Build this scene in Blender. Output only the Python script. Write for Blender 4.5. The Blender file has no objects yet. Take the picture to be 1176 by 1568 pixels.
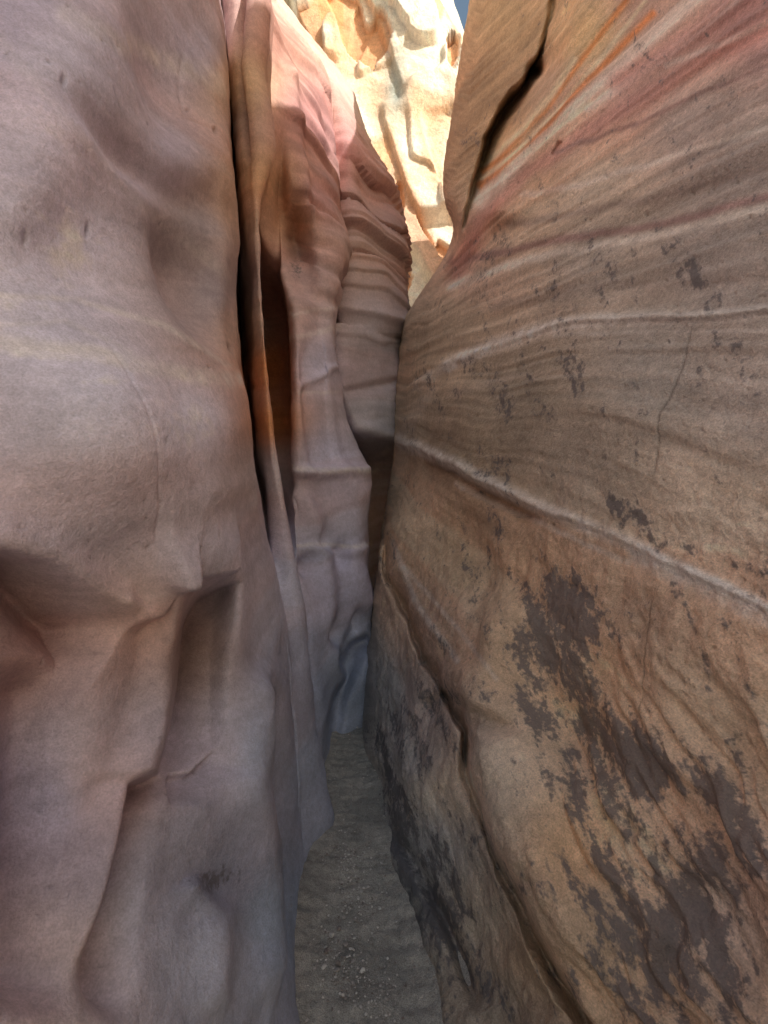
import bpy, math
import numpy as np
from mathutils import Vector

rng = np.random.RandomState(7)
F = 650.0; CH = 1.5; CU = 588.0; CV = 784.0     # focal length and centre in image pixels for placing wall points, eye height

# ------------------------------------------------------------------ noise
TAB = rng.rand(8192)
def vnoise(p, seed=0):
    i = np.floor(p).astype(np.int64); f = p - i
    f = f*f*f*(f*(f*6-15)+10)
    out = np.zeros(len(p))
    for dx in (0,1):
        wx = f[:,0] if dx else 1-f[:,0]
        for dy in (0,1):
            wy = f[:,1] if dy else 1-f[:,1]
            for dz in (0,1):
                wz = f[:,2] if dz else 1-f[:,2]
                h = ((i[:,0]+dx)*73856093) ^ ((i[:,1]+dy)*19349663) ^ ((i[:,2]+dz)*83492791) ^ (seed*2654435)
                h = (h ^ (h >> 13)) & 8191
                out += wx*wy*wz*TAB[h]
    return out*2-1
def fbm(p, octv=4, seed=0, g=0.5):
    a=1.0; s=0; n=np.zeros(len(p))
    for o in range(octv):
        n += a*vnoise(p*(2.03**o)+o*17.3, seed+o); s+=a; a*=g
    return n/s
def sstep(a,b,x):
    t=np.clip((x-a)/(b-a),0,1); return t*t*(3-2*t)
def gsmooth(a, sig):
    if sig<=0: return a
    r=int(sig*3)+1; k=np.exp(-0.5*(np.arange(-r,r+1)/sig)**2); k/=k.sum()
    return np.convolve(np.pad(a,r,mode='edge'),k,mode='valid')
def pline(u,v,pts):
    best=np.full(len(u),1e9); sg=np.zeros(len(u)); al=np.zeros(len(u)); n=len(pts)-1
    for k in range(n):
        ax,ay=pts[k]; bx,by=pts[k+1]; ex,ey=bx-ax,by-ay; L2=ex*ex+ey*ey
        t=np.clip(((u-ax)*ex+(v-ay)*ey)/L2,0,1)
        dx=u-(ax+t*ex); dy=v-(ay+t*ey); d=np.hypot(dx,dy); m=d<best
        best[m]=d[m]; sg[m]=np.sign(ex*dy-ey*dx)[m]; al[m]=((k+t)/n)[m]
    return best,sg,al

# ------------------------------------------------------------------ sheets
VR = np.arange(-250,1901,2.6)
def col(keys, sm=9):
    k=np.array(keys,float)
    u=gsmooth(np.interp(VR,k[:,0],k[:,1]),sm); d=gsmooth(np.interp(VR,k[:,0],k[:,2]),sm*1.6)
    return np.stack([(u-CU)/F*d, d, CH+(CV-VR)/F*d],1)
def hermite(C, nseg):
    C=np.array(C); K=len(C)
    h=np.array([np.linalg.norm(C[k+1]-C[k],axis=1).mean() for k in range(K-1)]); h=np.maximum(h,0.03)
    sl=[(C[k+1]-C[k])/h[k] for k in range(K-1)]
    m=[sl[0]]+[(sl[k]*h[k-1]+sl[k-1]*h[k])/(h[k]+h[k-1]) for k in range(1,K-1)]+[sl[-1]]
    out=[]
    for k in range(K-1):
        n=nseg[k]
        for j in range(n):
            t=j/n; t2=t*t; t3=t2*t
            out.append((2*t3-3*t2+1)*C[k]+(t3-2*t2+t)*h[k]*m[k]+(-2*t3+3*t2)*C[k+1]+(t3-t2)*h[k]*m[k+1])
    out.append(C[-1]); return np.array(out)
def extend(G, side, rim, lean):
    top=G[:,0,:]; rows=[]; zr=np.maximum(top[:,2]+0.6, rim)
    for t in np.linspace(0,1,26)[1:]:
        p=top.copy(); p[:,2]=top[:,2]+(zr-top[:,2])*t
        p[:,0]=top[:,0]+side*lean*(zr-top[:,2])*(t**1.2); rows.append(p)
    last=rows[-1]
    for k,(dx,dz) in enumerate([(.3,.18),(.8,.3),(2,.4),(4,.4),(9,.3)]):
        p=last.copy(); p[:,0]+=side*dx; p[:,2]+=dz; rows.append(p)
    bot=G[:,-1,:]; brow=[]
    for t in np.linspace(0,1,40)[1:]:
        p=bot.copy(); zt=np.minimum(bot[:,2],-0.3)
        p[:,2]=bot[:,2]+(zt-bot[:,2])*t
        tx=side*np.minimum(np.abs(bot[:,0]),0.27); near=(bot[:,2]>-0.25)
        p[:,0]=np.where(near, bot[:,0]+(tx-bot[:,0])*t, bot[:,0]); brow.append(p)
    return np.concatenate([np.stack(rows[::-1],1),G,np.stack(brow,1)],1)
def normals(G):
    n=np.cross(np.gradient(G,axis=0),np.gradient(G,axis=1)); n/=(np.linalg.norm(n,axis=2,keepdims=True)+1e-9); return n
def make_mesh(name,G,attrs,mat,flip=False):
    S,V,_=G.shape
    idx=np.arange(S*V).reshape(S,V)
    a=idx[:-1,:-1].ravel();b=idx[1:,:-1].ravel();c=idx[1:,1:].ravel();d=idx[:-1,1:].ravel()
    q=np.stack([a,b,c,d] if not flip else [a,d,c,b],1).astype(np.int32)
    me=bpy.data.meshes.new(name)
    me.vertices.add(S*V); me.vertices.foreach_set('co',G.reshape(-1).astype(np.float32))
    me.loops.add(q.size); me.loops.foreach_set('vertex_index',q.ravel())
    me.polygons.add(len(q)); me.polygons.foreach_set('loop_start',(np.arange(len(q))*4).astype(np.int32))
    me.polygons.foreach_set('loop_total',np.full(len(q),4,np.int32))
    me.update(calc_edges=True)
    me.polygons.foreach_set('use_smooth',np.ones(len(q),bool))
    for k,arr in attrs.items():
        if arr.ndim==2:
            at=me.attributes.new(k,'FLOAT_COLOR','POINT')
            at.data.foreach_set('color',np.concatenate([arr,np.ones((len(arr),1))],1).astype(np.float32).ravel())
        else:
            at=me.attributes.new(k,'FLOAT','POINT'); at.data.foreach_set('value',arr.astype(np.float32))
    me.materials.append(mat)
    ob=bpy.data.objects.new(name,me); bpy.context.collection.objects.link(ob); return ob
def proj(P):
    y=np.maximum(P[:,1],0.12); return CU+F*P[:,0]/y, CV-F*(P[:,2]-CH)/y
def blendcol(u,v,pts,eps=60.,pw=1.6):
    acc=np.zeros((len(u),3)); w=np.zeros(len(u))
    for (a,b,c) in pts:
        k=1/((u-a)**2+(v-b)**2+eps**2)**pw; acc+=k[:,None]*np.array(c); w+=k
    return acc/w[:,None]
def weather(P,C,pale,dip=.25,amt=1.0,sc=1.0,mt=1.0):
    """bedding, mottling, pale laminae: real colour variation of the stone"""
    w=fbm(P*1.3*sc,3,400); s=P[:,2]-dip*P[:,1]+.10*w/sc
    st1=vnoise(np.stack([P[:,0]*.6*sc,P[:,1]*.6*sc,s*9*sc],1),401)+.5*vnoise(np.stack([P[:,0]*.9*sc,P[:,1]*.9*sc,s*23*sc],1),402)
    st2=vnoise(np.stack([P[:,0]*1.3*sc,P[:,1]*1.3*sc,s*58*sc],1),403)
    mot=fbm(P*5*sc,4,404); mo2=fbm(P*24*sc,4,405,.65)
    m=(1+.15*amt*st1)*(1+.08*amt*st2)*(1+.20*mt*mot)*(1+.22*mt*mo2)
    C=C*m[:,None]
    hue=sstep(.05,.6,vnoise(np.stack([P[:,0]*.4*sc,P[:,1]*.4*sc,s*5*sc],1),406))*.6*amt
    C=C*(1-hue[:,None]*(1-np.array((1.06,.90,.84))))
    pf=np.clip(pale*(.95+.9*mo2),0,1)[:,None]
    return C*(1-pf)+np.array((.88,.83,.77))*pf

# ------------------------------------------------------------------ materials
class NB:
    def __init__(s,nt): s.nt=nt
    def n(s,t,**kw):
        nd=s.nt.nodes.new(t)
        for k,v in kw.items(): setattr(nd,k,v)
        return nd
    def L(s,a,b): s.nt.links.new(a,b)
    def val(s,sock,x):
        if isinstance(x,bpy.types.NodeSocket): s.L(x,sock)
        else: sock.default_value=x
    def math(s,op,a,b=0.0,clamp=False):
        nd=s.n('ShaderNodeMath',operation=op,use_clamp=clamp); s.val(nd.inputs[0],a); s.val(nd.inputs[1],b); return nd.outputs[0]
    def noise(s,vec,scale,detail=4,rough=.55):
        nd=s.n('ShaderNodeTexNoise'); s.val(nd.inputs['Vector'],vec); nd.inputs['Scale'].default_value=scale
        nd.inputs['Detail'].default_value=detail; nd.inputs['Roughness'].default_value=rough; return nd.outputs['Fac']
    def mr(s,x,a,b,c,d):
        nd=s.n('ShaderNodeMapRange'); s.val(nd.inputs[0],x)
        for i,k in enumerate((a,b,c,d)): nd.inputs[i+1].default_value=k
        return nd.outputs[0]
    def mix(s,f,a,b,bt='MIX'):
        nd=s.n('ShaderNodeMix',data_type='RGBA',blend_type=bt); s.val(nd.inputs[0],f); s.val(nd.inputs[6],a); s.val(nd.inputs[7],b); return nd.outputs[2]
    def grey(s,x):
        cc=s.n('ShaderNodeCombineXYZ')
        for i in range(3): s.L(x,cc.inputs[i])
        return cc.outputs[0]
def mat_new(name):
    m=bpy.data.materials.new(name); m.use_nodes=True; m.node_tree.nodes.clear(); return m,NB(m.node_tree)
def finish(b,c,h,rough=.85,dist=1.0):
    pr=b.n('ShaderNodeBsdfPrincipled'); b.L(c,pr.inputs['Base Color']); b.val(pr.inputs['Roughness'],rough)
    pr.inputs['Specular IOR Level'].default_value=.3
    if h is not None:
        bp=b.n('ShaderNodeBump'); bp.inputs['Strength'].default_value=.9; bp.inputs['Distance'].default_value=dist
        b.L(h,bp.inputs['Height']); b.L(bp.outputs[0],pr.inputs['Normal'])
    o=b.n('ShaderNodeOutputMaterial'); b.L(pr.outputs[0],o.inputs[0])
def rock_material(name, grain=1.0, bump=1.0, sc=1.0, var=True, rough=.8):
    m,b=mat_new(name)
    pos=b.n('ShaderNodeNewGeometry').outputs['Position']
    att=b.n('ShaderNodeAttribute',attribute_name='col').outputs['Color']
    gr=b.noise(pos,230*sc,1,.7); md=b.noise(pos,55*sc,4,.68)
    mul=b.math('MULTIPLY',b.mr(gr,.3,.7,1-.15*grain,1+.14*grain),b.mr(md,.3,.7,1-.16*grain,1+.13*grain))
    c=b.mix(1.0,att,b.grey(mul),'MULTIPLY')
    if var:
        va=b.n('ShaderNodeAttribute',attribute_name='varnish').outputs['Fac']
        vf=b.mr(b.math('ADD',va,b.math('MULTIPLY',b.math('SUBTRACT',md,.5),1.5)),-.08,.22,0,.8)
        c=b.mix(vf,c,(.13,.125,.135,1))
    h=b.math('ADD',b.math('MULTIPLY',gr,.0011*bump),b.math('MULTIPLY',md,.0075*bump))
    finish(b,c,h,rough,dist=1.0/sc); return m
M_left=rock_material('lilac_sandstone',rough=.65,bump=.7,grain=.8)
M_right=rock_material('tan_sandstone',grain=1.2,bump=1.4)
M_far=rock_material('sunlit_sandstone',sc=.2,var=False)

def gauss(cx,cy,rx,ry,amp,rot=0.):
    c,s=math.cos(rot),math.sin(rot); x=(u-cx)*c+(v-cy)*s; y=-(u-cx)*s+(v-cy)*c
    return amp*np.exp(-(x/rx)**2-(y/ry)**2)
def ridge(pts,wl,wr,amp,taper=True,wob=0.,pw=2):
    uu,vv=u,v
    if wob: uu=u+NZ1*wob; vv=v+NZ2*wob
    d,s,a=pline(uu,vv,pts); w=np.where(s>0,wr,wl)
    t=1 if not taper else sstep(-.001,.15,a)*(1-sstep(.85,1.001,a))
    return amp*np.exp(-(d/w)**pw)*t
def pband(pts,w,amp,mask=1.0,wob=7):
    d,s,a=pline(u,v+NZ3*wob,pts); return amp*np.exp(-(d/w)**3)*mask
def back(c, offs):
    out=[]
    for (dx,y) in offs:
        p=c.copy(); p[:,0]+=dx; p[:,1]=y; out.append(p)
    return out
def push(P,E):
    r=P-np.array((0,0,CH)); r/=np.linalg.norm(r,axis=1,keepdims=True); return P+r*E[:,None]

# ================================================================== LEFT WALL
A0=col([(-250,-250,1.0),(0,-250,.85),(400,-250,.72),(784,-250,.6),(1000,-250,.58),(1568,-250,.5),(1900,-250,.45)])
A1=col([(-250,0,1.1),(0,0,.97),(400,0,.84),(784,0,.72),(1000,0,.74),(1568,0,.6),(1900,0,.52)])
A2=col([(-250,130,1.3),(0,130,1.16),(400,130,1.0),(700,130,.84),(900,130,.88),(1200,130,.8),(1568,130,.68),(1900,130,.6)])
A3=col([(-250,235,1.6),(0,235,1.47),(350,240,1.25),(700,240,1.0),(850,240,1.0),(950,240,1.08),(1200,240,.98),(1568,240,.78),(1900,240,.68)])
A4=col([(-250,305,2.0),(0,305,1.8),(350,318,1.6),(600,325,1.36),(850,340,1.26),(950,350,1.32),(1200,350,1.18),(1568,350,.95),(1900,340,.8)])
A5=col([(-250,318,2.2),(0,327,2.05),(40,336,2.0),(130,343,1.97),(200,342,1.93),(300,350,1.9),(450,355,1.88),(520,362,1.87),(590,366,1.85),(700,375,1.82),(830,398,1.8),(900,415,1.85),(950,426,1.9),(1060,438,1.9),(1180,452,1.9),(1310,458,1.8),(1568,462,1.22),(1900,462,.9)],4)
A6=col([(-250,326,2.6),(0,341,2.6),(150,352,2.8),(260,360,3.3),(450,366,3.6),(600,376,3.6),(700,388,3.3),(780,402,2.8),(860,411,2.1),(950,430,1.98),(1000,438,1.95),(1100,450,1.96),(1310,461,1.83),(1568,466,1.27),(1900,466,.93)],5)
A7=col([(-250,345,2.45),(0,354,2.42),(250,369,2.42),(400,381,2.42),(500,386,2.4),(600,396,2.36),(700,409,2.32),(800,420,2.2),(950,438,2.08),(1100,462,2.0),(1200,472,1.98),(1310,468,1.86),(1568,472,1.35),(1900,472,.97)],4)
A8=col([(-250,365,2.45),(0,382,2.38),(150,386,2.35),(300,388,2.33),(450,397,2.3),(600,409,2.26),(700,419,2.22),(790,434,2.18),(850,440,2.15),(950,459,2.13),(1000,463,2.12),(1100,478,2.1),(1200,490,2.05),(1260,496,2.0),(1310,485,1.95),(1568,480,1.5),(1900,480,1.1)],4)
A9=col([(-250,370,2.75),(0,392,2.7),(250,398,2.8),(420,398,3.3),(480,400,4.2),(640,412,4.3),(720,424,3.5),(850,441,2.6),(1000,464,2.45),(1200,488,2.25),(1310,487,2.1),(1568,485,1.7),(1900,485,1.2)],5)
A9b=col([(-250,373,2.82),(0,398,2.8),(250,420,2.87),(410,424,3.1),(470,432,4.0),(480,436,4.1),(640,443,4.1),(715,446,3.4),(760,446,2.8),(850,452,2.62),(1000,472,2.5),(1200,489,2.33),(1310,488,2.2),(1568,487,1.8),(1900,487,1.3)],4)
A10=col([(-250,375,2.9),(0,405,2.85),(130,428,2.9),(300,436,2.95),(420,434,2.95),(480,441,2.95),(600,446,2.85),(720,450,2.75),(900,468,2.65),(1000,484,2.55),(1100,496,2.5),(1190,490,2.4),(1310,490,2.3),(1568,490,1.9),(1900,490,1.4)],4)
A11=col([(-250,380,3.3),(0,412,3.25),(130,465,3.2),(300,480,3.2),(380,500,3.1),(450,492,3.05),(600,490,3.0),(720,505,2.95),(900,512,2.9),(1000,522,2.85),(1100,520,2.8),(1140,508,2.7),(1310,505,2.5),(1568,500,2.1),(1900,500,1.6)])
A12=col([(-250,385,3.8),(0,420,3.7),(60,465,3.7),(130,500,3.65),(230,508,3.6),(310,520,3.5),(380,534,3.45),(440,519,3.4),(500,513,3.35),(560,515,3.3),(640,530,3.3),(690,548,3.3),(720,566,3.3),(745,568,3.3),(790,558,3.25),(870,556,3.2),(920,570,3.2),(960,566,3.2),(1000,572,3.15),(1095,574,3.12),(1200,580,3.1),(1900,580,3.0)],3)
A13=col([(-250,386,4.4),(0,420,4.3),(130,500,4.3),(310,515,4.3),(380,522,4.6),(440,507,4.7),(560,504,4.7),(640,520,4.7),(700,545,5.2),(760,548,6.5),(870,548,6.5),(950,562,6.0),(1100,572,4.4),(1900,580,3.8)],4)
A14=col([(-250,388,4.5),(0,424,4.5),(130,520,4.5),(250,548,4.4),(400,548,4.3),(480,532,4.3),(560,527,4.2),(640,547,4.2),(680,574,4.4),(715,575,6.0),(760,570,8.0),(1000,572,8.0),(1900,590,5)],4)
A15=col([(-250,392,5.2),(0,430,5.2),(60,480,5.2),(140,542,5.1),(230,562,5.0),(300,590,5.0),(340,605,4.95),(430,608,4.9),(540,613,4.85),(600,622,4.85),(680,628,4.9),(720,622,6.5),(760,616,8.4),(1100,614,8.4),(1900,612,6)],3)
A16=col([(-250,370,7.5),(0,410,7.5),(140,510,7.5),(340,575,7.5),(600,595,7.5),(700,610,8.6),(1900,610,8.6)])
A17=col([(-250,300,9),(0,330,9),(340,400,9),(1900,400,9.4)])
colsL=back(A0,[(-.5,-2.0),(-.2,-1.2),(.0,-.4),(0.0,.15)])+[A0,A1,A2,A3,A4,A5,A6,A7,A8,A9,A9b,A10,A11,A12,A13,A14,A15,A16,A17]
nseg=[4,6,10,18,66,54,44,40,30,18,18,22,18,20,16,30,34,14,18,40,16,8]
G=hermite(colsL,nseg); G=extend(G,-1,9.0,.22)  # unseen upper wall, raised as a sunlit bounce surface for the slot
Nn=normals(G)
if Nn[:60,:,0].mean()<0: Nn=-Nn
S,V,_=G.shape
P=G.reshape(-1,3).copy(); N=Nn.reshape(-1,3); u,v=proj(P)
kcol=np.concatenate([np.linspace(k,k+1,n,endpoint=False) for k,n in enumerate(nseg)]+[[len(nseg)]])
KC=np.repeat(kcol,V)               # A0=4, A5=9, A8=12, A9=13, A10=15, A12=17, A15=20
NZ1=fbm(P*4,2,91); NZ2=vnoise(P*4+9,92); NZ3=fbm(P*5,3,71)
near=1-sstep(8.7,9.2,KC)
D=np.zeros(len(P)); E=np.zeros(len(P))
D+=near*gauss(170,640,190,190,.12)
D+=near*gauss(310,700,60,150,.05)
D+=near*gauss(60,220,110,220,.09,.3)
D+=near*gauss(302,425,44,110,-.15,-.3)+near*gauss(346,450,9,90,.035)+near*gauss(290,250,60,50,.03)
D+=near*gauss(210,250,150,26,-.055,.55)+near*gauss(265,120,60,110,-.08,-.2)
D+=near*ridge([(20,330),(130,440),(250,600),(330,760)],50,90,-.03)
D+=near*ridge([(-60,850),(40,880),(120,935),(185,965)],12,85,-.16,wob=8,pw=1.5)
D+=near*ridge([(-60,820),(40,855),(130,905),(190,930)],40,14,.035,wob=8)
lip=[(230,1260),(238,1100),(244,1020),(262,960),(296,918),(350,898),(430,890)]
E+=near*ridge(lip,8,85,.34,wob=5,pw=1.3,taper=False)*(1-sstep(318,372,u))*(1-sstep(1100,1240,v))
D+=near*ridge([(230,1180),(225,1230),(205,1350),(180,1568)],16,50,-.09,wob=6)
D+=near*ridge([(150,960),(215,930),(240,880),(236,1000),(215,1100),(170,1250),(110,1568)],36,16,.06,wob=6)
D+=near*ridge([(215,870),(280,866),(350,870)],60,14,.06)
D+=near*ridge([(385,1000),(390,1090),(368,1200),(388,1300),(405,1450),(400,1568)],34,20,.065,wob=6)
D+=near*ridge([(405,1020),(418,1150),(432,1300),(425,1568)],14,12,-.05)
D+=near*ridge([(60,1000),(70,1200),(50,1568)],60,60,-.11)
D+=near*ridge([(255,1195),(300,1190),(345,1150)],8,26,-.05,wob=4)
D+=near*gauss(330,1360,45,60,-.03)
D+=near*ridge([(290,1340),(335,1400),(325,1568)],22,22,.03)
D+=near*ridge([(135,520),(170,640),(210,770),(232,900)],2,2,-.004,wob=3)
D+=near*ridge([(290,60),(300,180),(330,200)],2,2,-.004,wob=3)
dk=np.zeros(len(P))
for (a,b_,r) in [(125,358,7),(75,148,6),(290,475,5),(330,200,5),(30,380,7),(353,533,6)]:
    g=near*gauss(a,b_,r*.5,r*1.3,1); D-=g*.010; dk+=g*.6
for k in range(90):
    a=rng.uniform(0,340); b_=rng.uniform(20,1500); r=rng.uniform(1.3,2.4); g=near*gauss(a,b_,r,r*1.2,1); D-=g*.004; dk+=g*.5
mid=sstep(13.6,14.6,KC)*(1-sstep(16.9,17.05,KC))
D+=mid*ridge([(447,720),(500,724),(575,718)],8,10,.05)
D+=mid*ridge([(455,835),(520,850),(568,832)],5,10,.03)
D+=mid*ridge([(448,600),(500,566),(515,560)],5,8,.025)
for (a,b_,r) in [(500,826,13),(522,850,11),(470,866,10),(510,970,13),(545,985,14),(525,1012,11),(553,950,12)]:
    D-=mid*gauss(a,b_,r*.9,r*1.5,.105)
D+=mid*gauss(535,900,26,50,.05)+mid*gauss(480,930,22,60,.04)+mid*ridge([(450,740),(490,820),(500,960),(530,1060)],14,14,.06)
D+=mid*ridge([(490,500),(495,600),(512,700),(560,780)],12,16,.05)+mid*ridge([(468,520),(470,640),(485,740)],8,8,-.035)
E+=mid*ridge([(498,1150),(515,1070),(540,1010),(575,965)],5,16,.24,wob=4)
up=sstep(13.2,14,KC)*(1-sstep(15.6,16.3,KC))
E+=up*(gauss(452,375,20,62,.45,-.2)+gauss(428,290,10,70,.2))
D+=up*ridge([(440,60),(452,200),(462,300),(480,360)],10,10,.05)
fn=sstep(10.2,10.9,KC)*(1-sstep(13,14.5,KC))
D+=fn*(ridge([(395,-60),(388,120),(400,250),(420,420)],9,9,.09)+ridge([(370,-60),(372,120),(385,260)],6,6,-.06))
far=sstep(17.2,18.2,KC)
wv=fbm(P*.7,3,5)
sc_=P[:,2]-.12*P[:,1]+.35*wv; sq=sc_*2.3+.5*np.sin(sc_*3.1)
saw=sq%1.0; blk=vnoise(np.stack([P[:,0]*1.6,P[:,1]*1.6,np.floor(sq)*7.3],1),3)
sq2=sc_*7+.6*np.sin(sc_*5.); saw2=sq2%1.0
bm_=sstep(120,300,v)*(1-sstep(500,560,v))
D+=far*bm_*(.09*(sstep(0,.12,saw)-saw*.8)+.11*blk+.035*(sstep(0,.2,saw2)-saw2))+far*(1-bm_)*.06*fbm(P*1.7,3,55)*(1-sstep(690,720,v))
D+=far*ridge([(520,600),(570,590),(622,580)],5,10,-.06)+far*ridge([(530,650),(580,660),(620,680)],8,12,.06)
red=sstep(14.8,15.6,KC)*(1-sstep(430,520,v))*(1-far)
s3=P[:,2]-.2*P[:,1]+.12*fbm(P*1.3,2,6)
D+=red*(.032*vnoise(np.stack([P[:,0]*2,P[:,1]*2,s3*13],1),8)+.05*fbm(P*2.2,3,12))
dist=np.clip(P[:,1],.5,4)
D+=.028*fbm(P*1.5,3,21)*np.minimum(dist,2)*.8
D+=.008*fbm(P*np.array([4.5,4.5,3.0]),4,31)
D+=.002*fbm(P*16,3,41)
sl=P[:,2]-.25*P[:,1]+.08*fbm(P*1.2,2,51)
D+=.005*vnoise(np.stack([P[:,0]*.8,P[:,1]*.8,sl*16],1),61)
P+=N*D[:,None]; P=push(P,E); u,v=proj(P)
C=blendcol(u,v,[(0,0,(.46,.39,.45)),(120,120,(.56,.49,.54)),(100,350,(.76,.68,.74)),(60,220,(.68,.61,.67)),(250,250,(.48,.39,.42)),(290,80,(.44,.37,.41)),(320,450,(.38,.30,.29)),(300,350,(.40,.33,.32)),  # crest side darkened, sky-facing bulge paled: shading put into the albedo
 (150,600,(.76,.68,.71)),(60,500,(.75,.67,.71)),(300,650,(.76,.68,.71)),(120,800,(.68,.57,.58)),(40,950,(.42,.28,.25)),(220,950,(.62,.44,.37)),(300,1000,(.36,.26,.22)),(180,1200,(.56,.42,.40)),(60,1250,(.41,.35,.40)),  # hollows browned and darkened: their shade and warm bounce sit in the colour
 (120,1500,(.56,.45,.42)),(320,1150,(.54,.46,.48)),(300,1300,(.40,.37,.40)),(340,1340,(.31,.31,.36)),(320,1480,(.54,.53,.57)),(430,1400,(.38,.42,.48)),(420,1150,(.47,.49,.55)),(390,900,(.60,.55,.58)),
 (375,120,(.58,.35,.19)),(370,320,(.56,.35,.23)),(400,280,(.62,.35,.18)),(385,500,(.58,.38,.27)),(420,560,(.70,.27,.08)),(420,650,(.66,.27,.09)),(410,720,(.56,.46,.42)),(440,900,(.54,.51,.56)),  # alcove orange is warm bounce light painted as stone colour
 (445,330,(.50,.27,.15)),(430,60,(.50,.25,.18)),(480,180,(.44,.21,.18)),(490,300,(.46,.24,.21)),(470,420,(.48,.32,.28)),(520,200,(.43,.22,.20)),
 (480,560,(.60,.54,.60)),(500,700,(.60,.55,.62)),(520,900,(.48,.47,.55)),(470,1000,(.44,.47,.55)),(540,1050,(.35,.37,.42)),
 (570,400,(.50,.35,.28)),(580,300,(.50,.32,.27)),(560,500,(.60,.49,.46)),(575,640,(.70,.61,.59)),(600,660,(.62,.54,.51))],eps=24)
C*=np.array((1.04,1.12,1.27))  # lilac cast of skylight worked into the left wall's base colour
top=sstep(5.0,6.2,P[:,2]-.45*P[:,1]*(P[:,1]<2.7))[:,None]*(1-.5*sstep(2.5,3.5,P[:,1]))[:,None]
C=C*(1-top)+np.array((.82,.75,.64))*top  # upper wall paled to bounce more sunlight down into the slot
pale=np.zeros(len(P)); n0=near*(.7+.4*fbm(P*8,2,77))
pale+=pband([(-300,495),(0,520),(130,535),(240,568),(362,582)],12,.65,n0)
pale+=pband([(-300,420),(0,450),(110,460),(250,500),(350,560)],5,.45,n0)
pale+=pband([(-100,500),(100,490),(200,540)],4,.3,n0)
pale+=pband([(100,20),(200,70),(300,110),(345,135)],16,.4,n0)
pale+=pband([(0,60),(200,300),(350,420)],9,.15,n0)
m2=sstep(13.6,14.6,KC)
pale+=pband([(447,718),(575,720)],5,.5,m2)+pband([(455,835),(568,832)],3,.4,m2)+pband([(447,600),(515,600)],3,.3,m2)+pband([(440,520),(520,500)],5,.3,m2)+pband([(440,480),(520,470)],3,.3,m2)
C=weather(P,C,pale,.25,.75,mt=.7)
s4=vnoise(np.stack([P[:,0]*1.5,P[:,1]*1.5,s3*26],1),9)
C*=(1+np.clip(red,0,1)*.25*s4)[:,None]
C*=(1-.6*np.clip(dk,0,1))[:,None]
var=1.05*gauss(330,1345,60,32,1,-.3)*near+.8*gauss(458,400,20,45,1)*up
vn=fbm(P*9,4,450,.6)
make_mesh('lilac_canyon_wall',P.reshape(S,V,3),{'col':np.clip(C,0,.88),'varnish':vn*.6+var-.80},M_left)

# ================================================================== RIGHT WALL
R1=col([(-250,775,3.6),(0,741,3.4),(120,722,3.4),(260,700,3.3),(310,697,3.2),(345,708,3.2),(365,711,3.25),(400,699,3.4),(455,660,3.8),(490,636,4.0),(600,622,4.0),(690,621,3.9),(760,607,3.7),(800,596,3.35),(880,586,3.1),(960,580,2.95),(1050,568,2.75),(1100,567,2.65),(1160,568,2.52),(1195,583,2.33),(1240,592,2.1),(1330,620,1.76),(1420,655,1.5),(1568,692,1.22),(1900,760,.95)],4)
R0=col([(-250,830,5.5),(0,790,5.5),(300,740,5.5),(500,670,6),(700,660,6),(800,675,8.0),(1000,675,8.0),(1200,640,5),(1568,720,3),(1900,780,2.5)])
Rm1=R0.copy(); Rm1[:,0]=Rm1[:,0]+1.0; Rm1[:,1]=9.6
RQ=col([(-250,850,2.9),(0,825,2.8),(300,765,2.75),(400,740,2.8),(500,715,2.8),(600,700,2.8),(784,680,2.6),(900,660,2.4),(1030,655,2.1),(1200,672,1.78),(1330,710,1.5),(1568,780,1.13),(1900,830,.9)])
RM=col([(-250,955,2.15),(0,935,2.08),(400,850,2.0),(600,815,2.0),(784,800,1.88),(900,795,1.7),(1030,785,1.52),(1100,790,1.4),(1200,800,1.28),(1400,850,1.06),(1568,880,.95),(1900,910,.8)])
RN=col([(-250,1070,1.7),(0,1060,1.62),(400,1010,1.45),(784,985,1.28),(1000,980,1.17),(1200,985,1.05),(1400,1000,.93),(1568,1015,.84),(1900,1030,.72)])
RE=col([(-250,1190,1.45),(0,1190,1.3),(400,1190,1.08),(784,1190,.92),(1200,1190,.8),(1568,1190,.71),(1900,1190,.62)])
RF=col([(-250,1500,1.1),(0,1500,.97),(400,1500,.8),(784,1500,.64),(1200,1500,.57),(1568,1500,.5),(1900,1500,.43)])
colsR=[Rm1,R0,R1,RQ,RM,RN,RE,RF]+back(RF,[(.05,.1),(.1,-.5),(.25,-1.8),(.6,-4.0)])
nseg=[6,26,100,115,115,90,40,16,10,10,10]
G=hermite(colsR,nseg); G=extend(G,1,6.8,.36)  # unseen rim, height set to keep direct sun off the left wall
Nn=normals(G)
if Nn[200:400,:,0].mean()>0: Nn=-Nn
S,V,_=G.shape
P=G.reshape(-1,3).copy(); N=Nn.reshape(-1,3); u,v=proj(P)
kcol=np.concatenate([np.linspace(k,k+1,n,endpoint=False) for k,n in enumerate(nseg)]+[[len(nseg)]]); KC=np.repeat(kcol,V)
NZ1=fbm(P*4,2,91); NZ2=vnoise(P*4+9,92); NZ3=fbm(P*5,3,71)
vis=sstep(1.7,2.0,KC)
D=np.zeros(len(P)); E=np.zeros(len(P))
crack=[(900,-200),(862,-60),(845,20),(826,85),(800,125),(772,165),(748,208),(733,265),(722,310),(708,356)]
cw=sstep(50,110,v)*(1-sstep(250,352,v))
E+=vis*ridge(crack,4,4,.16,taper=False,pw=2,wob=7)*(1-sstep(335,360,v))
E+=vis*ridge(crack,20,5,.42,taper=False,pw=2.2,wob=7)*cw
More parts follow.
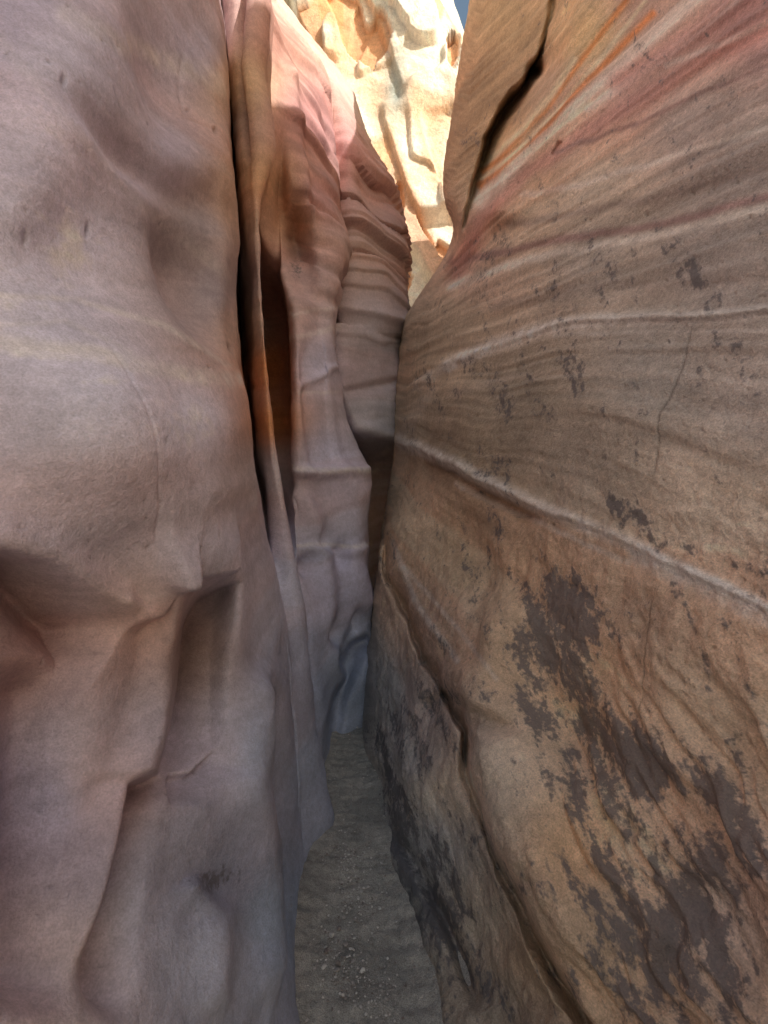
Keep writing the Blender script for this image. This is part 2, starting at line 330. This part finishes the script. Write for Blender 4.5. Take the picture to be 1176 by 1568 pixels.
E-=vis*ridge(crack,75,2,.26,taper=False,pw=3)*(1-sstep(320,360,v))*sstep(-.3,.3,pline(u,v,crack)[1]*-1)*sstep(18,40,pline(u,v,crack)[0])
E+=vis*gauss(822,108,13,12,.35)
D+=vis*ridge([(600,672),(650,690),(700,712),(760,745),(850,785),(950,825),(1176,935)],9,6,.028,taper=False,wob=4)*(1-.6*sstep(760,950,u))
E+=vis*ridge([(640,702),(700,728),(760,762),(830,796)],3,13,.12,wob=4)
D+=vis*ridge([(685,560),(740,535),(850,497),(950,490),(1176,478)],8,4,.014,taper=False,wob=4)
D+=vis*ridge([(630,595),(670,570),(700,556)],6,9,.02)
E+=vis*ridge([(590,800),(592,860),(612,930),(650,1010),(700,1068),(735,1125),(742,1190)],16,4,.22,wob=5)
E+=vis*ridge([(735,1110),(742,1190),(775,1270),(820,1370),(855,1450),(890,1568),(930,1700)],10,16,.16,taper=False,wob=5)*sstep(1090,1180,v)
D+=vis*ridge([(770,880),(765,980),(752,1060),(775,1150),(810,1250),(880,1400),(940,1568)],36,60,.09,wob=8)
D+=vis*ridge([(700,760),(730,860),(735,960),(725,1040)],22,30,-.05)
D+=vis*gauss(660,1180,50,110,.07,-.2)+vis*gauss(690,1250,40,140,.03,-.3)
D+=vis*gauss(700,650,70,60,.03)+vis*gauss(930,640,120,90,.03)
D+=vis*gauss(850,1100,55,100,-.13,-.5)
E+=vis*ridge([(650,1085),(700,1072),(760,1105),(800,1130)],12,22,.07)
D+=vis*ridge([(600,850),(640,930),(700,1000)],10,16,.018)
E+=vis*ridge([(588,1200),(620,1290),(650,1340),(700,1440),(740,1568)],12,10,.08,wob=6)
D+=vis*gauss(1050,1000,120,140,.045)
D+=vis*ridge([(900,980),(950,1090),(1010,1250),(1080,1450)],30,50,-.03,wob=10)
fl=sstep(760,900,u)*sstep(940,1120,v)
q=np.stack([((u+.5*(1568-v))*.034),(v*.007),np.zeros(len(u))+3],1)
q[:,0]+=.9*vnoise(np.stack([u*.01,v*.01,u*0],1),15)
flute=vnoise(q,17)+.5*vnoise(q*np.array((2.3,2.5,1)),18)
D+=vis*fl*.023*flute
cr=np.zeros(len(P))
for pts in ([(1062,480),(1045,560),(1020,640),(1003,760)],[(1003,900),(995,1000),(985,1080),(980,1130)],[(980,1130),(1000,1165),(1050,1230)]):
    cr+=ridge(pts,1.5,1.5,1,wob=5)
D-=vis*cr*.003
E+=vis*ridge([(845,240),(858,215)],4,4,.05)
dk=np.zeros(len(P))
for k in range(140):
    a=rng.uniform(720,1170); b_=rng.uniform(250,1100); r=rng.uniform(1.2,3.0); g=vis*gauss(a,b_,r,r*.8,1); D-=g*.006; dk+=g*.5
dist=np.clip(P[:,1],.5,4)
low=sstep(600,900,v)
D+=(.010+.016*low)*fbm(P*1.6,3,121)*np.minimum(dist,2)*.9
D+=(.004+.013*low)*fbm(P*np.array([5,5,4.]),4,131)
D+=(.0015+.009*low)*fbm(P*17,4,141)
rg=1-np.abs(fbm(P*np.array([9,9,7.]),4,142,.6)); D+=low*.014*(rg-.8)
sl=P[:,2]-.27*P[:,1]+.08*fbm(P*1.2,2,51)
D+=(.006*vnoise(np.stack([P[:,0]*.8,P[:,1]*.8,sl*15],1),161)+.0035*vnoise(np.stack([P[:,0]*1.5,P[:,1]*1.5,sl*45],1),162))*(1.3-.9*low)
P+=N*D[:,None]; P=push(P,E); u,v=proj(P)
C=blendcol(u,v,[(780,40,(.50,.36,.21)),(720,220,(.34,.24,.15)),(760,140,(.36,.25,.15)),(900,60,(.74,.52,.28)),(790,230,(.78,.53,.30)),(880,170,(.78,.54,.41)),(1000,30,(.62,.40,.32)),(950,140,(.68,.46,.40)),  # lobe browns beside the crack have its underside shade painted in
 (1150,30,(.46,.28,.26)),(1050,180,(.49,.40,.36)),(1150,250,(.47,.40,.36)),(900,280,(.63,.52,.42)),(800,330,(.74,.58,.44)),(730,420,(.73,.54,.43)),(900,400,(.52,.45,.39)),(1100,400,(.50,.44,.40)),
 (700,500,(.62,.51,.39)),(650,560,(.66,.53,.39)),(800,600,(.39,.33,.26)),(1000,560,(.51,.46,.41)),(1150,600,(.61,.53,.47)),(900,700,(.51,.43,.35)),(1100,780,(.70,.58,.46)),(700,690,(.42,.33,.24)),
 (640,800,(.68,.51,.36)),(700,850,(.58,.43,.29)),(800,900,(.60,.44,.30)),(650,950,(.58,.45,.35)),(1000,900,(.67,.53,.40)),(1100,1050,(.76,.59,.43)),(900,1050,(.74,.50,.33)),(780,1000,(.62,.44,.30)),
 (1000,1300,(.70,.50,.35)),(1130,1400,(.62,.49,.40)),(880,1300,(.75,.50,.31)),(950,1500,(.69,.48,.32)),(820,1480,(.56,.40,.27)),(700,1200,(.78,.65,.51)),(640,1150,(.51,.47,.45)),(650,1300,(.40,.39,.39)),
 (720,1400,(.54,.45,.36)),(760,1530,(.36,.30,.24)),(620,1400,(.26,.26,.25)),(580,1050,(.40,.39,.39))],eps=36)
C*=np.array((1.06,1.08,1.08))
def tint(pts,w,c,amp,wob=6):
    global C
    d,s,a=pline(u,v+NZ3*wob,pts); k=(amp*np.exp(-(d/w)**2.5))[:,None]; C=C*(1-k)+np.array(c)*k
tint([(700,420),(735,335),(800,268),(870,222),(960,165),(1100,75),(1250,0)],17,(.54,.28,.24),.8)
tint([(735,305),(800,238),(860,173),(950,98),(1060,0),(1150,-60)],13,(.88,.75,.66),.85)
tint([(735,285),(790,232),(840,190),(900,120),(1000,20)],6,(.76,.29,.10),.9)
tint([(740,262),(790,215),(835,165),(890,90),(960,0)],5,(.78,.32,.11),.9)
tint([(742,250),(800,200),(840,150),(880,90)],5,(.88,.75,.52),.85)
tint([(738,275),(800,222),(850,170),(920,90),(990,0)],3.5,(.88,.75,.54),.85)
tint([(900,170),(1000,100),(1080,40),(1150,-20)],6,(.88,.74,.66),.7)
tint([(950,125),(1050,62),(1130,15),(1200,-30)],20,(.50,.27,.24),.75)
tint([(1020,100),(1120,60),(1200,20)],5,(.78,.64,.58),.6)
tint([(690,400),(850,370),(1000,345),(1176,300)],7,(.42,.26,.24),.8)
tint([(690,440),(760,410),(850,390),(1000,360),(1176,315)],7,(.87,.79,.70),.85)
tint([(850,232),(950,200),(1080,140),(1200,90)],4,(.33,.22,.20),.8)
tint([(780,345),(900,325),(1050,290),(1200,250)],7,(.37,.29,.25),.65)
tint([(800,300),(900,280),(1050,230),(1200,190)],5,(.82,.73,.65),.7)
tint([(760,470),(900,440),(1200,420)],9,(.37,.30,.26),.45)
tint([(690,600),(800,575),(1000,570)],6,(.70,.60,.50),.4)
pale=np.zeros(len(P)); nm=vis*(.85+.2*fbm(P*7,2,177))
pale+=pband([(600,672),(650,690),(700,712),(760,745),(850,785),(950,825),(1176,932),(1500,1090)],11,.8,nm,4)+pband([(980,850),(1176,945),(1400,1040)],16,.75,nm,4)
pale+=pband([(685,560),(740,535),(850,497),(950,490),(1060,488),(1176,478),(1500,465)],11,1.0,nm,4)+pband([(640,590),(690,560)],9,.5,nm)
pale+=pband([(850,514),(950,509),(1176,507)],4,.5,nm,4)+pband([(660,600),(620,660)],10,.2,nm)+pband([(600,830),(640,930),(700,1010)],5,.5,nm,4)
pale+=pband([(620,870),(700,960),(760,1040)],4,.4,nm,4)+pband([(700,740),(760,772),(850,810),(960,860)],5,.4,nm,4)
C=weather(P,C,pale,.27,1.0,mt=.9)
up=1-sstep(600,900,v)
lam=vnoise(np.stack([P[:,0]*.8,P[:,1]*.8,sl*34],1),163)
C*=(1+.20*up*lam)[:,None]
C*=(1-.45*np.clip(cr,0,1)*vis)[:,None]; C*=(1-.6*np.clip(dk,0,1))[:,None]
var=np.zeros(len(P)); vg=gauss
var+=vg(890,930,50,65,.95,-.4)+vg(860,1010,65,65,.9)+vg(830,600,110,110,.40)+vg(700,1060,60,28,.9)+vg(975,790,60,16,1.1,.45)+vg(1080,850,100,10,.8,.3)
var+=vg(1110,1280,95,160,1.1)+vg(1020,1165,90,40,.9,.6)+vg(900,1180,70,100,.95)+vg(940,1400,110,180,.95)+vg(1060,1480,80,110,1.0)+vg(960,410,90,45,.45)+vg(680,1420,60,170,1.05,-.35)+vg(620,1260,30,120,1.0,-.25)
var+=vg(840,1110,80,30,.9,.4)+vg(1090,680,60,30,.6)+vg(770,820,60,100,.4)+vg(640,1120,40,60,.7)+vg(820,960,50,70,.55)
qq=np.stack([(.93*u-.36*v)*.055,(.36*u+.93*v)*.013,u*0+7],1); qq[:,0]+=.8*NZ1
vn=.62*fbm(qq,5,460,.70)+.38*fbm(P*np.array([26,26,20.]),4,461,.7)+.16*flute*fl
var=vis*np.minimum(var,1.25)
make_mesh('tan_canyon_wall',P.reshape(S,V,3),{'col':np.clip(C,0,.88),'varnish':vn*1.4+var*.56-.41},M_right,flip=True)

# ================================================================== SUNLIT CLIFF beyond
xs=np.linspace(-14,9,460); ts=np.linspace(0,1,520)
X,T=np.meshgrid(xs,ts,indexing='ij')
Ztop=np.interp(xs,[-14,-4,0,1.9,2.35,2.7,3.2,9],[24,23,20.5,18.2,16.6,14.8,13.4,12.5])
Z=-.5+T*(Ztop[:,None]+.5); Y=12+.12*(Z-6)
P=np.stack([X,Y,Z],2).reshape(-1,3); q=P.copy()
wq=fbm(q*.5,3,216)
D=.4*fbm(q*.22,2,201)+.06*fbm(q*np.array([1,1,.7]),4,202)
a1=P[:,0]*.9+.30*P[:,2]+.9*fbm(q*.2,2,203)
cell=vnoise(np.stack([a1*.7,P[:,2]*.10,np.zeros(len(P))],1),204)
D+=.30*sstep(.02,.05,cell)-.2*sstep(.35,.38,-cell)
sq=P[:,2]*.7-.5*P[:,0]+.8*wq; c2=vnoise(np.stack([P[:,0]*.4,np.zeros(len(P)),sq],1),214)
D+=.14*sstep(.25,.28,c2)
pk=vnoise(np.stack([P[:,0]*1.3+.7*wq+.5*P[:,2],np.zeros(len(P))+3,P[:,2]*.5-P[:,0]*.8],1),215); D-=.25*sstep(.50,.54,pk)
w=P[:,0]+.45*(P[:,2]-8)+.25*wq; rt=sstep(1.3,1.4,w); D+=.5*rt-.5*sstep(2.0,2.06,w)*(1-sstep(10,10.3,P[:,2]))
lm=vnoise(np.stack([P[:,0]*.5,P[:,1]*.5,(P[:,2]+.5*P[:,0])*4],1),217); D+=.03*lm+.02*fbm(q*4,4,205)
P[:,1]-=D
cl=np.tile((.88,.82,.70),(len(P),1))
def cm(k,c,a):
    global cl
    k=(k*a)[:,None]; cl=cl*(1-k)+np.array(c)*k
cm(sstep(-.1,.5,fbm(q*.8,3,206)),(.86,.70,.50),.5)
cm(sstep(.2,.4,fbm(q*np.array([1.2,1.2,.35]),3,207)),(.80,.46,.24),.8)
cm(sstep(.50,.54,pk),(.70,.34,.15),.8)
cm(sstep(.25,.35,-cell)*(1-sstep(.35,.6,-cell)),(.72,.40,.20),.6)
cm(np.exp(-((P[:,0]-.35)/.35)**2-((P[:,2]-14.2)/1.3)**2),(.40,.50,.48),.85)
cm(sstep(1.3,1.5,w)*(1-sstep(2.0,2.3,w))*(1-sstep(11,13,P[:,2])),(.60,.30,.16),.7)  # reddish angular shadow patch painted into the cliff colour
cl=weather(P,cl,np.zeros(len(P)),.05,.5,.3)
make_mesh('sunlit_cliff',P.reshape(len(xs),len(ts),3),{'col':np.clip(cl,0,.92)},M_far)

# ================================================================== GROUND
def cat(a): return np.unique(np.concatenate(a))
gx=cat([np.linspace(-200,-10,12),np.linspace(-10,-1,14),np.linspace(-1,1,260),np.linspace(1,10,14),np.linspace(10,200,12)])
gy=cat([np.linspace(-200,-5,12),np.linspace(-5,.6,16),np.linspace(.6,4,420),np.linspace(4,12,20),np.linspace(12,300,14)])
X,Y=np.meshgrid(gx,gy,indexing='ij'); Z=np.zeros_like(X)
P=np.stack([X,Y,Z],2).reshape(-1,3)
inn=np.exp(-(P[:,0]/1.2)**2)*(1-sstep(3.6,5,P[:,1]))
xc=np.interp(P[:,1],[1.2,1.85,2.4,3.1],[-.03,-.12,-.18,-.1]); e=np.abs(P[:,0]-xc)/.2
P[:,2]=inn*(.035*np.clip(e-.4,0,1.6)**2+.012*fbm(P*4,3,301)+.009*fbm(P*np.array([10,28,1.]),3,302)+.002*fbm(P*90,2,303))
m,b=mat_new('damp_sand'); pos=b.n('ShaderNodeNewGeometry').outputs['Position']
n1=b.noise(pos,4,4,.6); n2=b.noise(pos,28,5,.65); n3=b.noise(pos,300,1,.7)
c=b.mix(b.mr(n1,.35,.65,0,1),(.34,.325,.29,1),(.50,.47,.415,1))
mm=b.math('MULTIPLY',b.mr(n2,.3,.7,.76,1.2),b.mr(n3,.3,.7,.68,1.32))
c=b.mix(1.0,c,b.grey(mm),'MULTIPLY')
h=b.math('ADD',b.math('MULTIPLY',n2,.016),b.math('MULTIPLY',n3,.002))
finish(b,c,h,b.mr(n1,.4,.6,.45,.85))
make_mesh('ground',P.reshape(len(gx),len(gy),3),{},m)

# pebbles
import bmesh
bm=bmesh.new()
for k in range(800):
    y=rng.uniform(1.1,3.0); x=np.interp(y,[1.2,1.85,2.4,3.1],[-.03,-.12,-.18,-.1])+rng.uniform(-.2,.2)
    if k<560:
        cx,cy=[(-.15,1.42),(-.11,1.62),(-.15,1.9),(-.06,1.33),(-.13,1.8)][k%5]; x=cx+rng.normal()*.06; y=cy+rng.normal()*.06
    r=rng.uniform(.0015,.0045) if k%50 else rng.uniform(.005,.009)
    ret=bmesh.ops.create_icosphere(bm,subdivisions=1 if k%50 else 2,radius=1)
    s=(r*rng.uniform(.8,1.5),r*rng.uniform(.8,1.3),r*rng.uniform(.4,.8)); off=rng.rand(3)*50
    for w_ in ret['verts']:
        c0=w_.co; kk=1+.25*math.sin(c0.x*2.3+off[0])*math.cos(c0.y*2.9+off[1])+.15*math.sin(c0.z*4+off[2])
        w_.co=Vector((x+c0.x*s[0]*kk,y+c0.y*s[1]*kk,.006+s[2]*.3+c0.z*s[2]*kk))
me=bpy.data.meshes.new('pebbles'); bm.to_mesh(me); bm.free()
ob=bpy.data.objects.new('pebbles',me); bpy.context.collection.objects.link(ob)
m,b=mat_new('pebble_stone'); geo=b.n('ShaderNodeNewGeometry')
c=b.mix(geo.outputs['Random Per Island'],(.80,.77,.72,1),(.22,.18,.16,1)); finish(b,c,None,.6); me.materials.append(m)

# ================================================================== LIGHT
sd=Vector((.62,-.60,.43)).normalized()
w=bpy.data.worlds.new('World'); bpy.context.scene.world=w; w.use_nodes=True
nt=w.node_tree; bg=nt.nodes['Background']
sky=nt.nodes.new('ShaderNodeTexSky'); sky.sky_type='NISHITA'; sky.sun_disc=False
sky.sun_elevation=math.asin(sd.z); sky.sun_rotation=math.atan2(sd.x,sd.y); sky.dust_density=4.0; sky.air_density=1.8
nt.links.new(sky.outputs[0],bg.inputs[0]); bg.inputs[1].default_value=.15
sl_=bpy.data.lights.new('sun','SUN'); sl_.energy=5; sl_.angle=math.radians(.5); sl_.color=(1,.95,.87)
so=bpy.data.objects.new('sun',sl_); bpy.context.collection.objects.link(so)
so.rotation_euler=sd.to_track_quat('Z','Y').to_euler(); so.location=(5,-5,12)

cam=bpy.data.cameras.new('camera'); co=bpy.data.objects.new('camera',cam); bpy.context.collection.objects.link(co)
cam.sensor_fit='VERTICAL'; cam.sensor_height=36; cam.lens=36*F/1568; cam.clip_start=.02; cam.clip_end=1000
co.location=(0,0,CH); co.rotation_euler=(math.radians(90),0,0)
sc=bpy.context.scene; sc.camera=co
sc.view_settings.view_transform='Standard'; sc.view_settings.look='None'; sc.view_settings.exposure=0
